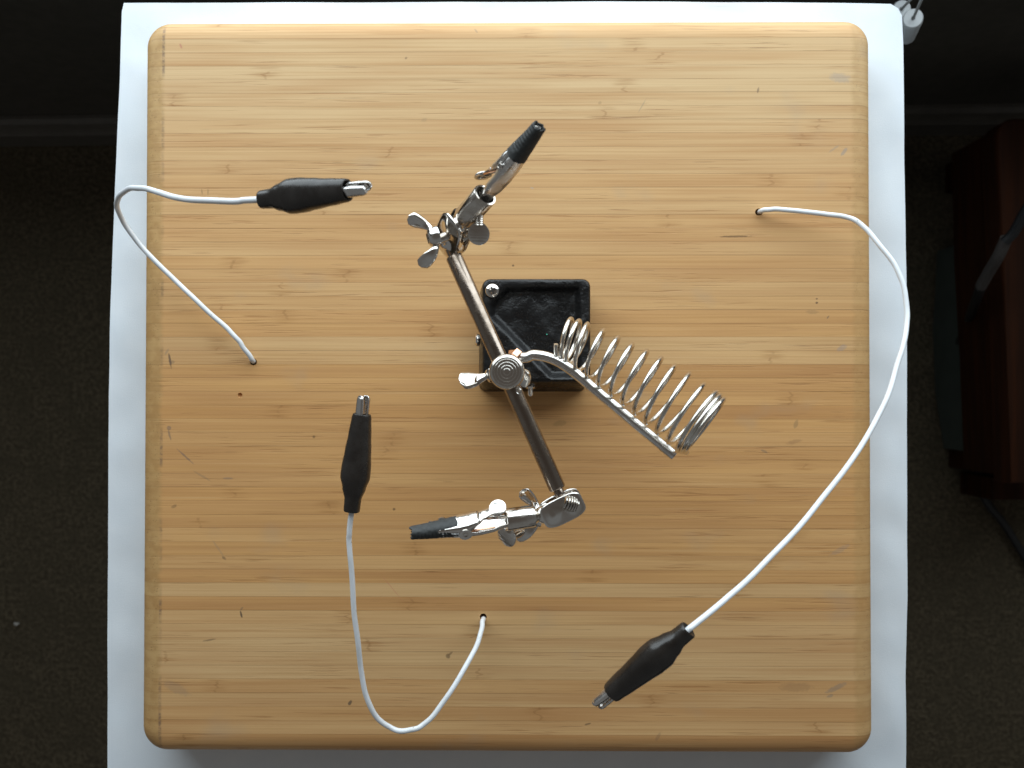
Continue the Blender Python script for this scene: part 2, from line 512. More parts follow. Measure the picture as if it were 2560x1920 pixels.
# ================================================================== cutting board
board = empty('cutting_board', 'square bamboo cutting board with rounded edges lying on white cloth', 'cutting board')
THICK = 0.0225
RC = 0.0105                                # corner radius
EX, EZ = 0.0088, 0.0062                    # rounded edge: width and drop
def half_w(y):
    e = BH / 2 - abs(y)
    if e >= RC: return BW / 2
    k = RC - max(e, 0)
    return BW / 2 - RC + math.sqrt(max(RC * RC - k * k, 0))
def sd_in(x, y):
    qx = abs(x) - (BW / 2 - RC); qy = abs(y) - (BH / 2 - RC)
    o_ = math.hypot(max(qx, 0), max(qy, 0)) + min(max(qx, qy), 0) - RC
    return -o_
def top_z(x, y):
    d = max(sd_in(x, y), 0)
    if d >= EX: return 0.0
    k = 1 - d / EX
    return -EZ * (1 - math.sqrt(max(1 - k ** 2.2, 0)))
tones = [0, .35, .10, .25, .2, .05, .15, .15, .3, .4, .35, .3, .5, .4, .25, .4, .35, .3, .4, .35, .2, .25, .5, .45, .15, .25, .65, .55, .5, .6,
         .5, .45, .5, .45, .4, .6, .55, .5, .45, .5, .25, .62, .1, .65, .35, .2, .25, .2, .25, .6, .4, .65, .45, .75, .7]
warm = [.2, .3, .1, .1, .0, .0, .1, .1, .2, .3, .3, .3, .5, .5, .4, .6, .6, .5, .7, .6, .5, .6, .8, .8, .4, .5, .9, .9, .9, 1, .9, .8, .9, .9, .8, 1, .9, .9, .8, .9, .7, .9, .4, .9, .5, .4, .3, .3, .3, .6, .4, .6, .5, .7, .7]  # each strip's own warmth, with the camera's warm centre glow painted in
edges = [BH / 2] + [y for y in (Y_TOP - PITCH * k for k in range(-1, 60)) if -BH / 2 + .0022 < y < BH / 2 - .0022] + [-BH / 2]
strips = []
GAP = .000012
for si in range(len(edges) - 1):
    y1, y0 = edges[si] - (GAP if si else 0), edges[si + 1] + (GAP if si < len(edges) - 2 else 0)
    near_edge = min(BH / 2 - abs(y0), BH / 2 - abs(y1)) < .013
    if near_edge:
        ny = 9
        ys = [y0 + (y1 - y0) * k / ny for k in range(ny + 1)]
        if si == 0: ys = [y0 + (y1 - y0) * math.sin(PI / 2 * k / ny) for k in range(ny + 1)]
        if si == len(edges) - 2: ys = [y1 + (y0 - y1) * math.sin(PI / 2 * k / ny) for k in range(ny + 1)][::-1]
    else:
        ys = [y0, y1]
    rs = []
    for q, y in enumerate(ys):
        w = max(half_w(y), .0005)
        fr = [0, .02, .05, .1, .18, .28, .4, .52, .65, .8, 1.0]
        xs = [-w + EX * 1.15 * f for f in fr] + [-.07, 0, .07] + [w - EX * 1.15 * f for f in fr[::-1]]
        ring = [Vector((-w + .003, y, -THICK)), Vector((-w, y, -THICK + .003))]
        ring += [Vector((x, y, top_z(x, y))) for x in xs]
        ring += [Vector((w, y, -THICK + .003)), Vector((w - .003, y, -THICK))]
        rs.append(ring)
    g = G(); g.rings(rs)
    o = g.build('strip', bamboo_for(y0, y1), board, angle=30)
    o.color = (min(max(tones[min(si, len(tones) - 1)] + random.uniform(-.05, .05), 0), 1), random.random(), warm[min(si, len(warm) - 1)], 1)
    strips.append((o, y0, y1))

def cut(center, radius, depth, cone=False, segs=20):
    g = G()
    if cone:
        g.lathe([(radius * .2, -depth), (radius * .75, -depth * .7), (radius, .0002), (radius, .002)], Matrix.Translation(center), segs)
    else:
        g.lathe([(radius, -depth), (radius, -.0004), (radius * 1.18, .0001), (radius * 1.18, .002)], Matrix.Translation(center), segs)
    c = g.build('cutter', M_BAMBOO)
    for o, y0, y1 in strips:
        if y0 - radius * 1.3 < center.y < y1 + radius * 1.3:
            m = o.modifiers.new('hole', 'BOOLEAN'); m.operation = 'DIFFERENCE'; m.object = c; m.solver = 'EXACT'
            dg = bpy.context.evaluated_depsgraph_get()
            me = bpy.data.meshes.new_from_object(o.evaluated_get(dg))
            o.modifiers.clear(); o.data = me
            for f in me.polygons: f.use_smooth = not (f.normal.z > .9995 or abs(f.normal.y) > .99)
    bpy.data.objects.remove(c)
HOLES = [px(633, 905, 0), px(1208, 1543, 0), px(1897, 530, 0)]
for h in HOLES: cut(h, .00135, .0215)
cut(px(600, 988, 0), .0011, .0012, True, 9)

# ================================================================== test leads
def test_lead(label, path, a, b, tip, roll, spin=0.0):
    root = empty('test_lead', label, 'test lead', 'white wire leads with black booted clips')
    P = smooth_path([px(*p) for p in path], 9)
    A, B, T = px(*a), px(*b), px(*tip)
    ax = (B - A).normalized()
    # wire continues a little way into the boot
    P.append(A + ax * .004)
    for i in range(12, len(P) - 12):
        P[i] = P[i] + Vector((noise.noise(Vector((i * .11, roll, 1))), noise.noise(Vector((i * .11, roll, 5))), noise.noise(Vector((i * .11, roll, 9))))) * .00042
    g = G(); g.tube(P, .00098, 14)
    g.build('wire', M_WIRE, root)
    L = (B - A).length
    up = Vector((0, 0, 1)) if abs(ax.z) < .95 else Vector((0, 1, 0))
    up = Matrix.Rotation(math.radians(roll), 3, ax) @ (up - ax * up.dot(ax)).normalized()
    sd = ax.cross(up)
    # boot: (fraction, half width, half height)
    wid = [(0, .00275), (.13, .0029), (.24, .0041), (.36, .0052), (.46, .0051), (.62, .0045), (.80, .0039), (.96, .0034), (1.0, .0031)]
    hei = [(0, .0026), (.13, .0027), (.24, .0034), (.36, .0041), (.46, .0041), (.62, .0038), (.80, .0034), (.96, .0030), (1.0, .0028)]
    rs = []; n = 36
    fr = [0, .01, .03, .06, .10, .14, .18, .22, .26, .30, .34, .38, .42, .47, .52, .58, .64, .70, .76, .82, .88, .93, .97, .985, .995, 1.0]
    def ring(f, k=1.0):
        w, h = lerp_tab(wid, f) * k, lerp_tab(hei, f) * k
        out = []
        for i in range(n):
            th = 2 * PI * i / n
            c, s = math.cos(th), math.sin(th)
            e = 2 / 2.5
            cx, sy = math.copysign(abs(c) ** e, c), math.copysign(abs(s) ** e, s)
            bump = 1 + .025 * noise.noise(Vector((f * 5 + roll, c * 1.3, s * 1.3)))
            out.append(A + ax * (L * f) + (sd * (w * cx) + up * (h * sy)) * bump)
        return out
    rs.append(ring(.03, .40))
    rs.append([A + ax * .0006 + (p - A - ax * (L * 0)) * 1.0 for p in ring(0, .42)])
    rs.append(ring(0, .93))
    for f in fr[1:-1]: rs.append(ring(f))
    rs.append(ring(1.0, .97)); rs.append(ring(1.0, .84)); rs.append(ring(.985, .78)); rs.append(ring(.9, .75))
    g = G(); g.rings(rs)
    g.build('boot', M_BOOT, root, angle=60)
    # two jaws that come out of the boot
    J = (T - B).length
    jup = Matrix.Rotation(math.radians(spin), 3, ax) @ up
    jsd = ax.cross(jup)
    for sg, nm in ((1, 'jaw'), (-1, 'jaw')):
        rows = []
        st = [(-.12, .9), (0, 1.0), (.3, .97), (.6, .92), (.82, .86), (.93, .74), (.985, .5), (1.0, .3)]
        for f, k in st:
            w = .00165 * k; hh = .0018 * (1 - .18 * max(f, 0)) * (1.0 if f < .9 else .82)
            c0 = B + ax * (J * f)
            prof = []
            for u_, v_ in [(-1, .12), (-1, .55), (-.93, .8), (-.72, .95), (-.35, 1.0), (.35, 1.0), (.72, .95), (.93, .8), (1, .55), (1, .12)]:
                tooth = .00028 * (1 if int(f * 20) % 2 else -1) if v_ == .12 and f > .15 else 0
                prof.append(c0 + jsd * (w * u_) + jup * (sg * (hh * v_ + .00035 + .00045 * max(f, 0) + tooth)))
            rows.append(prof)
        # denser stations give the teeth
        dense = []
        for i in range(len(rows) - 1):
            for k in range(4):
                q = k / 4
                r_ = [rows[i][m].lerp(rows[i + 1][m], q) for m in range(10)]
                if k % 2 and i > 0:
                    for m in (0, 9): r_[m] = r_[m] + jup * (sg * .00055)
                dense.append(r_)
        dense.append(rows[-1])
        g = G(); g.sheet(dense)
        o = g.build(nm, M_JAWGREY, root, angle=50)
        s = o.modifiers.new('thickness', 'SOLIDIFY'); s.thickness = .00045; s.offset = -1
        # closed nose
        g = G()
        nose = rows[-2]
        c0 = B + ax * (J * .985)
        pts = [p + ax * 0 for p in nose]
        g.add(pts, [list(range(10))])
        g.build('jaw_nose', M_JAWGREY, o, smooth=False)
    # spring strip between the jaws
    g = G()
    g.prism([(-.0012, -J * .4), (.0012, -J * .4), (.0012, J * .55), (-.0012, J * .55)], frame(B, jup, jsd), -.00035, .00035)
    g.build('tongue', M_STEEL, root)
    return root

test_lead('white wire looping past left board edge to black clip pointing right',
          [(634, 907, -.014), (633.5, 905, -.006), (631, 901, .0012), (618, 881, .0035), (602, 858, .005), (582, 836, .006), (540, 797, .0075), (480, 741, .009), (420, 684, .010),
           (362, 626, .012), (325, 580, .016), (303, 543, .021), (292, 515, .027), (296, 494, .035), (312, 478, .044), (335, 470.5, .053), (362, 471, .061),
           (400, 482, .071), (440, 494, .080), (490, 500, .088), (540, 502, .093), (570, 504, .095), (610, 501, .097), (655, 499, .099)],
          (655, 499, .099), (869, 475, .113), (925, 472, .1155), 12, 30)
test_lead('white wire curving down in a U to black clip pointing up',
          [(1208, 1546, -.014), (1208, 1544.5, -.005), (1207.5, 1550, .0025), (1206, 1562, .007), (1199, 1592, .013), (1180, 1637, .019), (1150, 1691, .024), (1110, 1752, .027), (1072, 1800, .029),
           (1045, 1820, .030), (1010, 1828, .030), (975, 1818, .030), (942, 1793, .032), (919, 1750, .034), (905, 1690, .036), (894, 1600, .040), (884, 1500, .043),
           (875, 1390, .046), (873.5, 1330, .048), (879, 1279, .050)],
          (879, 1279, .050), (905, 1035, .053), (906, 989, .054), -8, -25)
test_lead('long white wire arcing past right board edge to black clip pointing lower left',
          [(1896.5, 532, -.014), (1897.5, 531, -.005), (1903, 527.5, .002), (1918, 524.5, .0045), (1945, 523, .006), (2000, 528, .008), (2060, 535, .010), (2108, 541, .012), (2140, 552, .014), (2166, 573, .016),
           (2200, 614, .019), (2240, 669, .022), (2261, 725, .024), (2268, 790, .026), (2258, 862, .030), (2236, 940, .035), (2200, 1030, .041), (2150, 1120, .048),
           (2078, 1217, .056), (1990, 1325, .065), (1890, 1430, .074), (1800, 1510, .082), (1722, 1573, .087)],
          (1722, 1573, .087), (1527, 1733, .078), (1489, 1758, .0755), -22, 82)

# ================================================================== helping hands
hands = empty('helping_hands', 'metal helping hands stand with black iron base screwed to the board', 'helping hands')
BASE_H = 0.019
# ---- cast base: rounded square with a recess
bc = px(1341, 826, BASE_H)
hw_ = (px(1477, 826, BASE_H) - px(1206, 826, BASE_H)).length / 2
hh_ = (px(1341, 696, BASE_H) - px(1341, 956, BASE_H)).length / 2
rec = [px(x, y, BASE_H).xy for x, y in [(1268, 716), (1452, 716), (1455, 925), (1440, 944), (1376, 946), (1224, 792), (1224, 762)]]
def poly_sd(p, poly):
    d = 1e9; inside = False; n = len(poly)
    for i in range(n):
        a, b = poly[i], poly[(i + 1) % n]
        e = b - a; w = p - a
        k = max(0, min(1, w.dot(e) / e.dot(e)))
        d = min(d, (w - e * k).length)
        if (a.y > p.y) != (b.y > p.y) and p.x < (b.x - a.x) * (p.y - a.y) / (b.y - a.y) + a.x: inside = not inside
    return d if inside else -d
def sstep(a, b, x):
    k = max(0, min(1, (x - a) / (b - a))); return k * k * (3 - 2 * k)
rr = .0030
def rho(th, grow=0.0):
    # distance to the rounded-rect border along th
    lo_, hi_ = 0.0, .06
    c, s = math.cos(th), math.sin(th)
    for _ in range(26):
        m_ = (lo_ + hi_) / 2
        qx, qy = abs(m_ * c) - (hw_ + grow - rr), abs(m_ * s) - (hh_ + grow - rr)
        d = math.hypot(max(qx, 0), max(qy, 0)) + min(max(qx, qy), 0) - rr
        if d < 0: lo_ = m_
        else: hi_ = m_
    return lo_
NTH = 200
ths = [2 * PI * i / NTH for i in range(NTH)]
r0 = [rho(t) for t in ths]; r1 = [rho(t, .0008) for t in ths]
SHIFT = Vector((-.0013, -.0026, 0))
rings = []
S = [.01] + [k / 46 for k in range(1, 45)] + [.965, .98, .99]
for s in S:
    ring = []
    for i, t in enumerate(ths):
        x, y = bc.x + r0[i] * s * math.cos(t), bc.y + r0[i] * s * math.sin(t)
        d = poly_sd(Vector((x, y)), rec)
        z = BASE_H - .0034 * sstep(-.0008, .0028, d)
        z += .00022 * noise.noise(Vector((x * 260, y * 260, .3))) + .00035 * noise.noise(Vector((x * 90, y * 90, 5)))
        # cast ridge along the diagonal wall
        edge = (1 - s) * r0[i]
        z -= .0009 * (1 - sstep(0, .0012, edge))
        ring.append(Vector((x, y, z)))
    rings.append(ring)
for k, z in ((.03, BASE_H - .0016), (.25, BASE_H - .004), (.6, BASE_H * .45), (.95, .0012), (1.0, .0002)):
    rings.append([SHIFT * k + Vector((bc.x + (r0[i] + (r1[i] - r0[i]) * k) * math.cos(t), bc.y + (r0[i] + (r1[i] - r0[i]) * k) * math.sin(t), z + .0002 * noise.noise(Vector((i * .35, z * 200, 0))))) for i, t in enumerate(ths)])
g = G(); g.rings(rings)
base = g.build('base', M_IRON, hands, angle=55)
# cross-head screw
sp = px(1231, 727, BASE_H)
g = G(); g.lathe([(.0028, -.001), (.0028, .0004), (.0026, .0009), (.0020, .0013), (.0011, .0015), (.0004, .00155)], Matrix.Translation(sp), 28)
scr = g.build('screw', M_CHROME, base, angle=40)
g = G()
for a in (20, 110):
    g.prism([(-.0014, -.00035), (.0014, -.00035), (.0014, .00035), (-.0014, .00035)], Matrix.Translation(sp) @ Matrix.Rotation(math.radians(a), 4, 'Z'), .0009 if a == 20 else .00091, .00158 if a == 20 else .00159)
g.build('screw_recess', M_BOOT, base, smooth=False)
# set screws through the sides of the base
p0 = px(1326, 962, .012)
g = G(); g.lathe([(.0019, 0), (.0021, .0003), (.0021, .0012), (.0017, .0016), (.0012, .0016), (.0012, .0042), (.0008, .0046)], frame(p0, (0, -1, .12)), 20)
g.build('set_screw', M_CHROME, base)
p0 = px(1199, 850, .013)
g = G(); g.lathe([(.0022, 0), (.0024, .0004), (.0024, .0014), (.0018, .0019)], frame(p0, (-1, 0, .25)), 18)
g.build('set_screw', M_CHROME, base)
# green speck of glitter in the paint
p0 = px(1367, 836, BASE_H - .0035)
g = G(); g.lathe([(.0003, 0), (.00026, .0003)], Matrix.Translation(p0), 6)
g.build('speck', plain('green_speck', (.10, .55, .38), .4), base)

# ---- wing nut, built around local z
def wing_nut(M, mat, parent, span=.0082, rise=.0048, hub=.0031, lift=.0012, ear=1.0):
    g = G()
    g.lathe([(hub, 0), (hub * 1.02, .0006), (hub * .9, .0022), (hub * .72, .0034), (hub * .52, .0036), (hub * .5, .0012)], M, 24)
    for sg in (1, -1):
        rs = []
        for k in range(13):
            f = k / 12
            x = hub * .55 + (span - hub * .55) * f
            z = lift + rise * (f ** 1.5)
            w = (.0013 + .0022 * math.sin(min(f, 1) * PI * .60) ** 2) * ear
            th = .00085 - .00025 * f
            if f > .86: w *= math.sqrt(max(1 - ((f - .86) / .15) ** 2, .03))
            y = .0016 * math.sin(f * PI * 1.25)
            slope = Vector((1, 0, 1.5 * rise * f ** .5 / span)).normalized()
            nz = Vector((-slope.z, 0, slope.x))
            ring = []
            for i in range(14):
                t = 2 * PI * i / 14
                p = Vector((x, y, z)) + nz * (math.cos(t) * w) + Vector((0, 1, 0)) * (math.sin(t) * th)
                ring.append(M @ Vector((p.x * sg, p.y * sg, p.z)))
            rs.append(ring)
        g.rings(rs)
    return g.build('wing_nut', mat, parent, angle=60)

# ---- vertical post, its cap and wing nut
ROD_Z = .069
pc = px(1267, 929, .0775)
M = Matrix.Translation((pc.x, pc.y, 0))
g = G()
prof = [(.0032, .010), (.0032, .058), (.0056, .0582), (.0058, .0588), (.0058, .0748), (.00565, .0753), (.0053, .0757), (.0049, .0760), (.0046, .0761)]
for k in range(1, 9):
    r = .0046 * (1 - k / 9)
    prof += [(r + .00032, .0761 - .00001), (r + .00010, .0761 - (.00005 if k % 2 else .00003)), (r, .0761)]
g.lathe(prof, M, 56)
post = g.build('post', M_STEEL, hands, angle=25)
wing_nut(frame(px(1237, 929, .0555), (.05, -.92, .38), (1, -.02, 0)), M_CHROME, post, .0122, .0024, .0034, ear=.95)

# ---- crossbar with necked ends
a, b = px(1134, 640, ROD_Z), px(1394, 1222, ROD_Z)
ax = (b - a).normalized(); Lr = (b - a).length
RR = .0028
g = G()
prof = [(.0018, -.0042), (.0018, -.0006), (.0017, -.0003), (RR * .93, 0), (RR, .0004), (RR, Lr - .0004), (RR * .93, Lr), (.0017, Lr + .0003), (.0018, Lr + .0006), (.0018, Lr + .003)]
g.lathe(prof, frame(a, ax), 32)
bar = g.build('crossbar', M_ROD, hands, angle=30)
# small stamped ring seen on the bar
p0 = px(1297, 978, ROD_Z + RR * .985)
g = G(); rg = []
for k in range(25):
    t = 2 * PI * k / 24
    rg.append(p0 + Vector((.00075 * math.cos(t), .00085 * math.sin(t), 0)))
g.tube(rg, .00016, 6); g.build('stamp_ring', M_CHROME, bar)

# ---- swivel joint: two stadium plates clamping two balls with a bolt and wing nut
def stadium(L, W, n=14):
    out = []
    for k in range(2 * n + 8):
        t = 2 * PI * k / (2 * n + 8); c, s = math.cos(t), math.sin(t)
        out.append((math.copysign(abs(c) ** .62, c) * L / 2, math.copysign(abs(s) ** .50, s) * W / 2))
    return out
def swivel(c, nrm_, along, ball_a, ball_b, L, W, gap, nutside, nut, plate_r=1.0):
    M = frame(c, nrm_, along)
    st = stadium(L, W)
    def plate(h0, h1, up):
        g = G(); cc = [Vector((0, 0, 0))]
        # dished plate: rim rings and two pressed dimples
        def dim(x, y):
            q = 0
            for bx in (-L * .24, L * .24):
                d = math.hypot(x - bx, y); q += .0011 * math.exp(-(d / (W * .24)) ** 2 * 1.2)
            return q
        rs = []
        for s in (.02, .2, .35, .5, .65, .78, .88, .95):
            rs.append([M @ Vector((x * s, y * s, h1 + up * dim(x * s, y * s) - (0 if s < .9 else 0))) for x, y in st])
        rs.append([M @ Vector((x, y, h1 - (h1 - h0) * .25)) for x, y in st])
        rs.append([M @ Vector((x, y, h0 + (h1 - h0) * .25)) for x, y in st])
        for s in (.95, .88, .65, .35, .02):
            rs.append([M @ Vector((x * s, y * s, h0 + up * dim(x * s, y * s))) for x, y in st])
        g.rings(rs)
        return g
    top = plate(gap / 2, gap / 2 + .0010, 1).build('clamp_plate', M_CHROME, hands, angle=50)
    bot = plate(-gap / 2, -gap / 2 - .0010, -1).build('clamp_plate', M_CHROME, hands, angle=50)
    for q in (ball_a, ball_b):
        g = G(); n = 12
        g.lathe([(.0031 * math.sin(PI * k / n), -.0031 * math.cos(PI * k / n)) for k in range(n + 1)], Matrix.Translation(q), 24)
        g.build('ball', M_CHROME, top)
    g = G()
    e0, e1 = (-gap / 2 - .007, gap / 2 + .0028) if nutside < 0 else (-gap / 2 - .0028, gap / 2 + .007)
    pr = [(.0014, e0)]
    k = 0
    z = e0
    while z < e1 - .0004:
        z += .0004; k += 1
        pr.append((.0016 if k % 2 else .0013, z))
    pr.append((.0011, e1))
    if nutside > 0:
        g.lathe(pr, M, 18); g.build('bolt', M_STEEL, top, angle=20)
    wing_nut(nut, M_CHROME, top, .0080, .0070, .0034, ear=.66)
    return top

# upper joint
jA = px(1136, 588, .072)
ballA1 = a - ax * .0052
sockA0 = px(1163, 545, .0765); sockA1 = px(1213, 487, .0850)
dA = (sockA1 - sockA0).normalized()
ballA2 = sockA0 - dA * .004
swivel((ballA1 + ballA2) / 2, Vector((-.74, -.42, .52)).normalized(), ballA2 - ballA1, ballA1, ballA2, (ballA2 - ballA1).length + .0082, .0112, .0036, 1,
       frame(px(1096, 590, .0765), (-.93, -.28, .22), (-.18, .95, .15)))
# lower joint
sockB0 = px(1334, 1290, .071); sockB1 = px(1264, 1300, .073)
dB = (sockB1 - sockB0).normalized()
ballB1 = b + ax * .0045
ballB2 = sockB0 - dB * .0036
cB = px(1405, 1270, .0705)
topB = swivel(cB, Vector((.06, -.16, .98)).normalized(), px(1440, 1248, .07) - px(1368, 1284, .07), px(1424, 1257, .0690), ballB2, .0148, .0088, .0036, -1,
              frame(px(1354, 1294, .0625), (-.98, .14, .05), (.08, 1, -.1)))
# neck that carries the bar into the lower joint
g = G(); g.tube([b - ax * .001, b + ax * .002, px(1424, 1257, .0690)], .0017, 12); g.build('neck', M_STEEL, bar)
g = G(); g.tube([sockB0 + dB * .001, ballB2], .0019, 12); g.tube([sockA0 + dA * .001, ballA2], .0019, 12)
# grooved end of the second bolt on the lower plate
Mb = frame(px(1424, 1259, .0738), (.35, .05, .93), (.95, -.25, 0))
g = G()
for k in range(6):
    z0 = -.0022 + k * .00088
    rad = .0028 * math.sqrt(max(1 - ((k - 2.3) / 4.2) ** 2, .1))
    g.lathe([(rad * .80, 0), (rad, .00018), (rad, .00048), (rad * .80, .00066)], Mb @ Matrix.Translation((z0, 0, -.0006)) @ Matrix.Rotation(PI / 2, 4, 'Y'), 24)
g.build('grooved_bolt', M_CHROME, topB, angle=30)

# ---- sockets with thumb screws
def socket(p0, p1, d, ballp, screw_dir, head_n, R=.0037, shaft=.0034, head=.0036):
    L = (p1 - p0).length
    g = G()
    M = frame(p0, d)
    g.lathe([(.0019, -.0028), (.0022, -.0012), (R * .75, -.0004), (R * .96, 0), (R, .0005), (R, L - .0004), (R * .96, L), (R * .80, L), (R * .76, L - .0005), (R * .76, L - .008)], M, 36)
    so = g.build('socket', M_STEEL, hands, angle=32)
    s0 = p0 + d * (L * .72)
    sdv = Vector(screw_dir).normalized()
    g = G(); pr = []; z = R * .6; k = 0
    while z < R + shaft:
        pr.append((.00155 if k % 2 else .0013, z)); z += .00032; k += 1
    g.lathe(pr, frame(s0, sdv), 16)
    th = g.build('thumb_screw', M_STEEL, so, angle=20)
    hc = s0 + sdv * (R + shaft + head * .78)
    hn = Vector(head_n); hn = (hn - sdv * hn.dot(sdv)).normalized()
    # flat paddle head, slightly pear shaped
    out = []
    for k in range(30):
        t = 2 * PI * k / 30
        r = head * (1 + .10 * max(0, math.cos(t)) ** 2)
        w = 1 - .22 * max(0, math.cos(t)) ** 3
        out.append((-r * math.cos(t) * 1.0, r * math.sin(t) * w))
    g = G(); g.prism([(-x, y) for x, y in out], frame(hc, hn, -sdv), -.0008, .0008, .0004)
    h = g.build('thumb_screw_head', M_CHROME, so, angle=25)
    # rolled grooves across the paddle
    g = G()
    Mh = frame(hc, hn, -sdv)
    for q, x in enumerate((-.0022, -.0012, -.0003, .0008, .0017)):
        w = math.sqrt(max(head ** 2 - x * x, 0)) * .82
        g.prism([(x - .00014, -w), (x + .00014, -w * .9), (x + .00012, w), (x - .00012, w * .92)], Mh, .00078, .00087)
    g.build('groove', M_STEEL, so, smooth=False)
    return so
socket(sockA0, sockA1, dA, None, px(1193, 566, .0812) - px(1194, 520, .083), Vector((.05, .45, .89)), .0040, .0034, .0036)
socket(sockB0, sockB1, dB, None, px(1252, 1356, .066) - px(1272, 1300, .0735), Vector((-.50, -.22, .84)), .0037, .0026, .0037)
g = G(); g.tube([sockB0 + dB * .001, ballB2], .0019, 12); g.build('neck', M_STEEL, hands)
g = G(); g.tube([sockA0 + dA * .001, ballA2], .0019, 12); g.build('neck', M_STEEL, hands)

# ---- crocodile clips held in the sockets
def clip(tail, tip, ydir, sleeve_from, mat, kz=1.0, ear=2.35, pside=0.0):
    x = (tip - tail).normalized(); L = (tip - tail).length
    y = Vector(ydir); y = (y - x * y.dot(x)).normalized(); z = x.cross(y)
    u = L / 33.0                                             # local millimetre
    at_ = lambda a_, b_, c_: tail + x * (a_ * u) + y * (b_ * u) + z * (c_ * u * kz)
    def channel(stations, sg):
        rows = []
        for sx, w, yb, hgt in stations:
            r = []
            for cz, cy in [(-1, 1), (-1, .5), (-.97, .22), (-.80, .05), (-.45, 0), (0, -.02), (.45, 0), (.80, .05), (.97, .22), (1, .5), (1, 1)]:
                r.append(at_(sx, sg * (yb + hgt * cy) if sg < 0 else yb - hgt * cy, w * cz))
            rows.append(r)
        return rows
    # lower jaw: tail in the socket, broad leaf, nose inside the sleeve
    def interp(st, n=36):
        out = []
        for k in range(n + 1):
            s = st[0][0] + (st[-1][0] - st[0][0]) * k / n
            out.append(tuple([s] + [lerp_tab([(q[0], q[m]) for q in st], s) for m in (1, 2, 3)]))
        return out
    lo = interp([(-4, 1.9, -1.6, 1.6), (1, 2.1, -1.8, 1.8), (6, 2.9, -2.3, 1.9), (11, 3.0, -2.7, 2.0), (14, 3.0, -2.8, 2.8), (17, 2.9, -2.7, 2.8), (22, 2.5, -2.2, 2.1), (28, 1.9, -1.6, 1.2), (32.5, 1.5, -1.2, .9)])
    g = G()
    rows = []
    for sx, w, yb, hgt in lo:
        rows.append([at_(sx, yb + hgt * cy, w * cz) for cz, cy in [(-1, 1), (-1, .5), (-.97, .22), (-.80, .05), (-.45, 0), (0, -.03), (.45, 0), (.80, .05), (.97, .22), (1, .5), (1, 1)]])
    g.sheet(rows)
    jaw = g.build('crocodile_clip', mat, hands, angle=50)
    m = jaw.modifiers.new('thickness', 'SOLIDIFY'); m.thickness = .00045; m.offset = -1
    up_ = interp([(10, 2.3, 3.9, 1.6), (12, 2.9, 3.5, 2.4), (14, 3.1, 3.1, 3.4), (17, 3.1, 2.8, 3.0), (22, 2.6, 2.2, 2.1), (28, 1.8, 1.6, 1.2), (32.5, 1.4, 1.2, .9)])
    rows = []
    for sx, w, yb, hgt in up_:
        rows.append([at_(sx, yb - hgt * cy, w * cz) for cz, cy in [(-1, 1), (-1, .5), (-.97, .22), (-.80, .05), (-.45, 0), (0, -.03), (.45, 0), (.80, .05), (.97, .22), (1, .5), (1, 1)]])
    g = G(); g.sheet(rows)
    # lever and round thumb paddle
    lv = interp([(3.2, 1.9, 6.1, .35), (5, 1.5, 5.6, .5), (8, 1.7, 4.6, 1.0), (10, 2.3, 3.9, 1.6)], 12)
    rows = []
    for sx, w, yb, hgt in lv:
        rows.append([at_(sx, yb - hgt * cy, w * cz) for cz, cy in [(-1, 1), (-1, .5), (-.97, .22), (-.80, .05), (-.45, 0), (0, -.03), (.45, 0), (.80, .05), (.97, .22), (1, .5), (1, 1)]])
    g.sheet(rows)
    upj = g.build('upper_jaw', mat, jaw, angle=50)
    m = upj.modifiers.new('thickness', 'SOLIDIFY'); m.thickness = .00045; m.offset = -1
    pn = (y * 1.0 + x * .28 - z * pside).normalized()
    g = G()
    g.prism([(3.05 * u * math.cos(2 * PI * k / 28), 3.05 * u * math.sin(2 * PI * k / 28)) for k in range(28)], frame(at_(3.0, 6.15, 0), pn, x), -.0003, .0003, .0002)
    g.build('thumb_paddle', mat, jaw, angle=30)
    # round ears of the lower jaw, pivot rivet with its hole, coil spring
    g = G()
    for sz in (-1, 1):
        g.prism([(ear * u * math.cos(2 * PI * k / 26), ear * u * math.sin(2 * PI * k / 26)) for k in range(26)], frame(at_(15, -.5, sz * 3.22), z, x), -.00018, .00018)
    g.build('ear', mat, jaw, angle=30)
    g = G()
    g.lathe([(.6 * u * kz, -3.0 * u * kz), (.7 * u, -3.55 * u * kz), (1.0 * u, -3.5 * u * kz), (1.0 * u, -3.2 * u * kz), (.75 * u, -3.1 * u * kz), (.7 * u, 3.1 * u * kz), (1.0 * u, 3.2 * u * kz), (1.0 * u, 3.5 * u * kz), (.7 * u, 3.55 * u * kz), (.6 * u, 3.0 * u * kz)], frame(at_(15, -.4, 0), z, x), 20)
    g.build('pivot', M_STEEL, jaw, angle=30)
    g = G(); pts = []
    for k in range(90):
        t = k / 89 * 2 * PI * 4.5
        pts.append(at_(13.2 + 1.35 * math.cos(t), .6 + 1.35 * math.sin(t), -2.0 + 4.0 * k / 89))
    pts += [at_(8, 3.1, 2.0), at_(5.5, 4.6, 1.6)]
    g.tube(pts, .00036, 7)
    g.tube([at_(12.5, -.6, -2), at_(8, -1.0, -1.6), at_(4.5, -1.1, -1.4)], .00036, 7)
    g.build('spring', M_BRASS, jaw)
    # heat-shrink sleeve over the nose, with the teeth showing through
    rs = []; n = 40
    f0 = sleeve_from
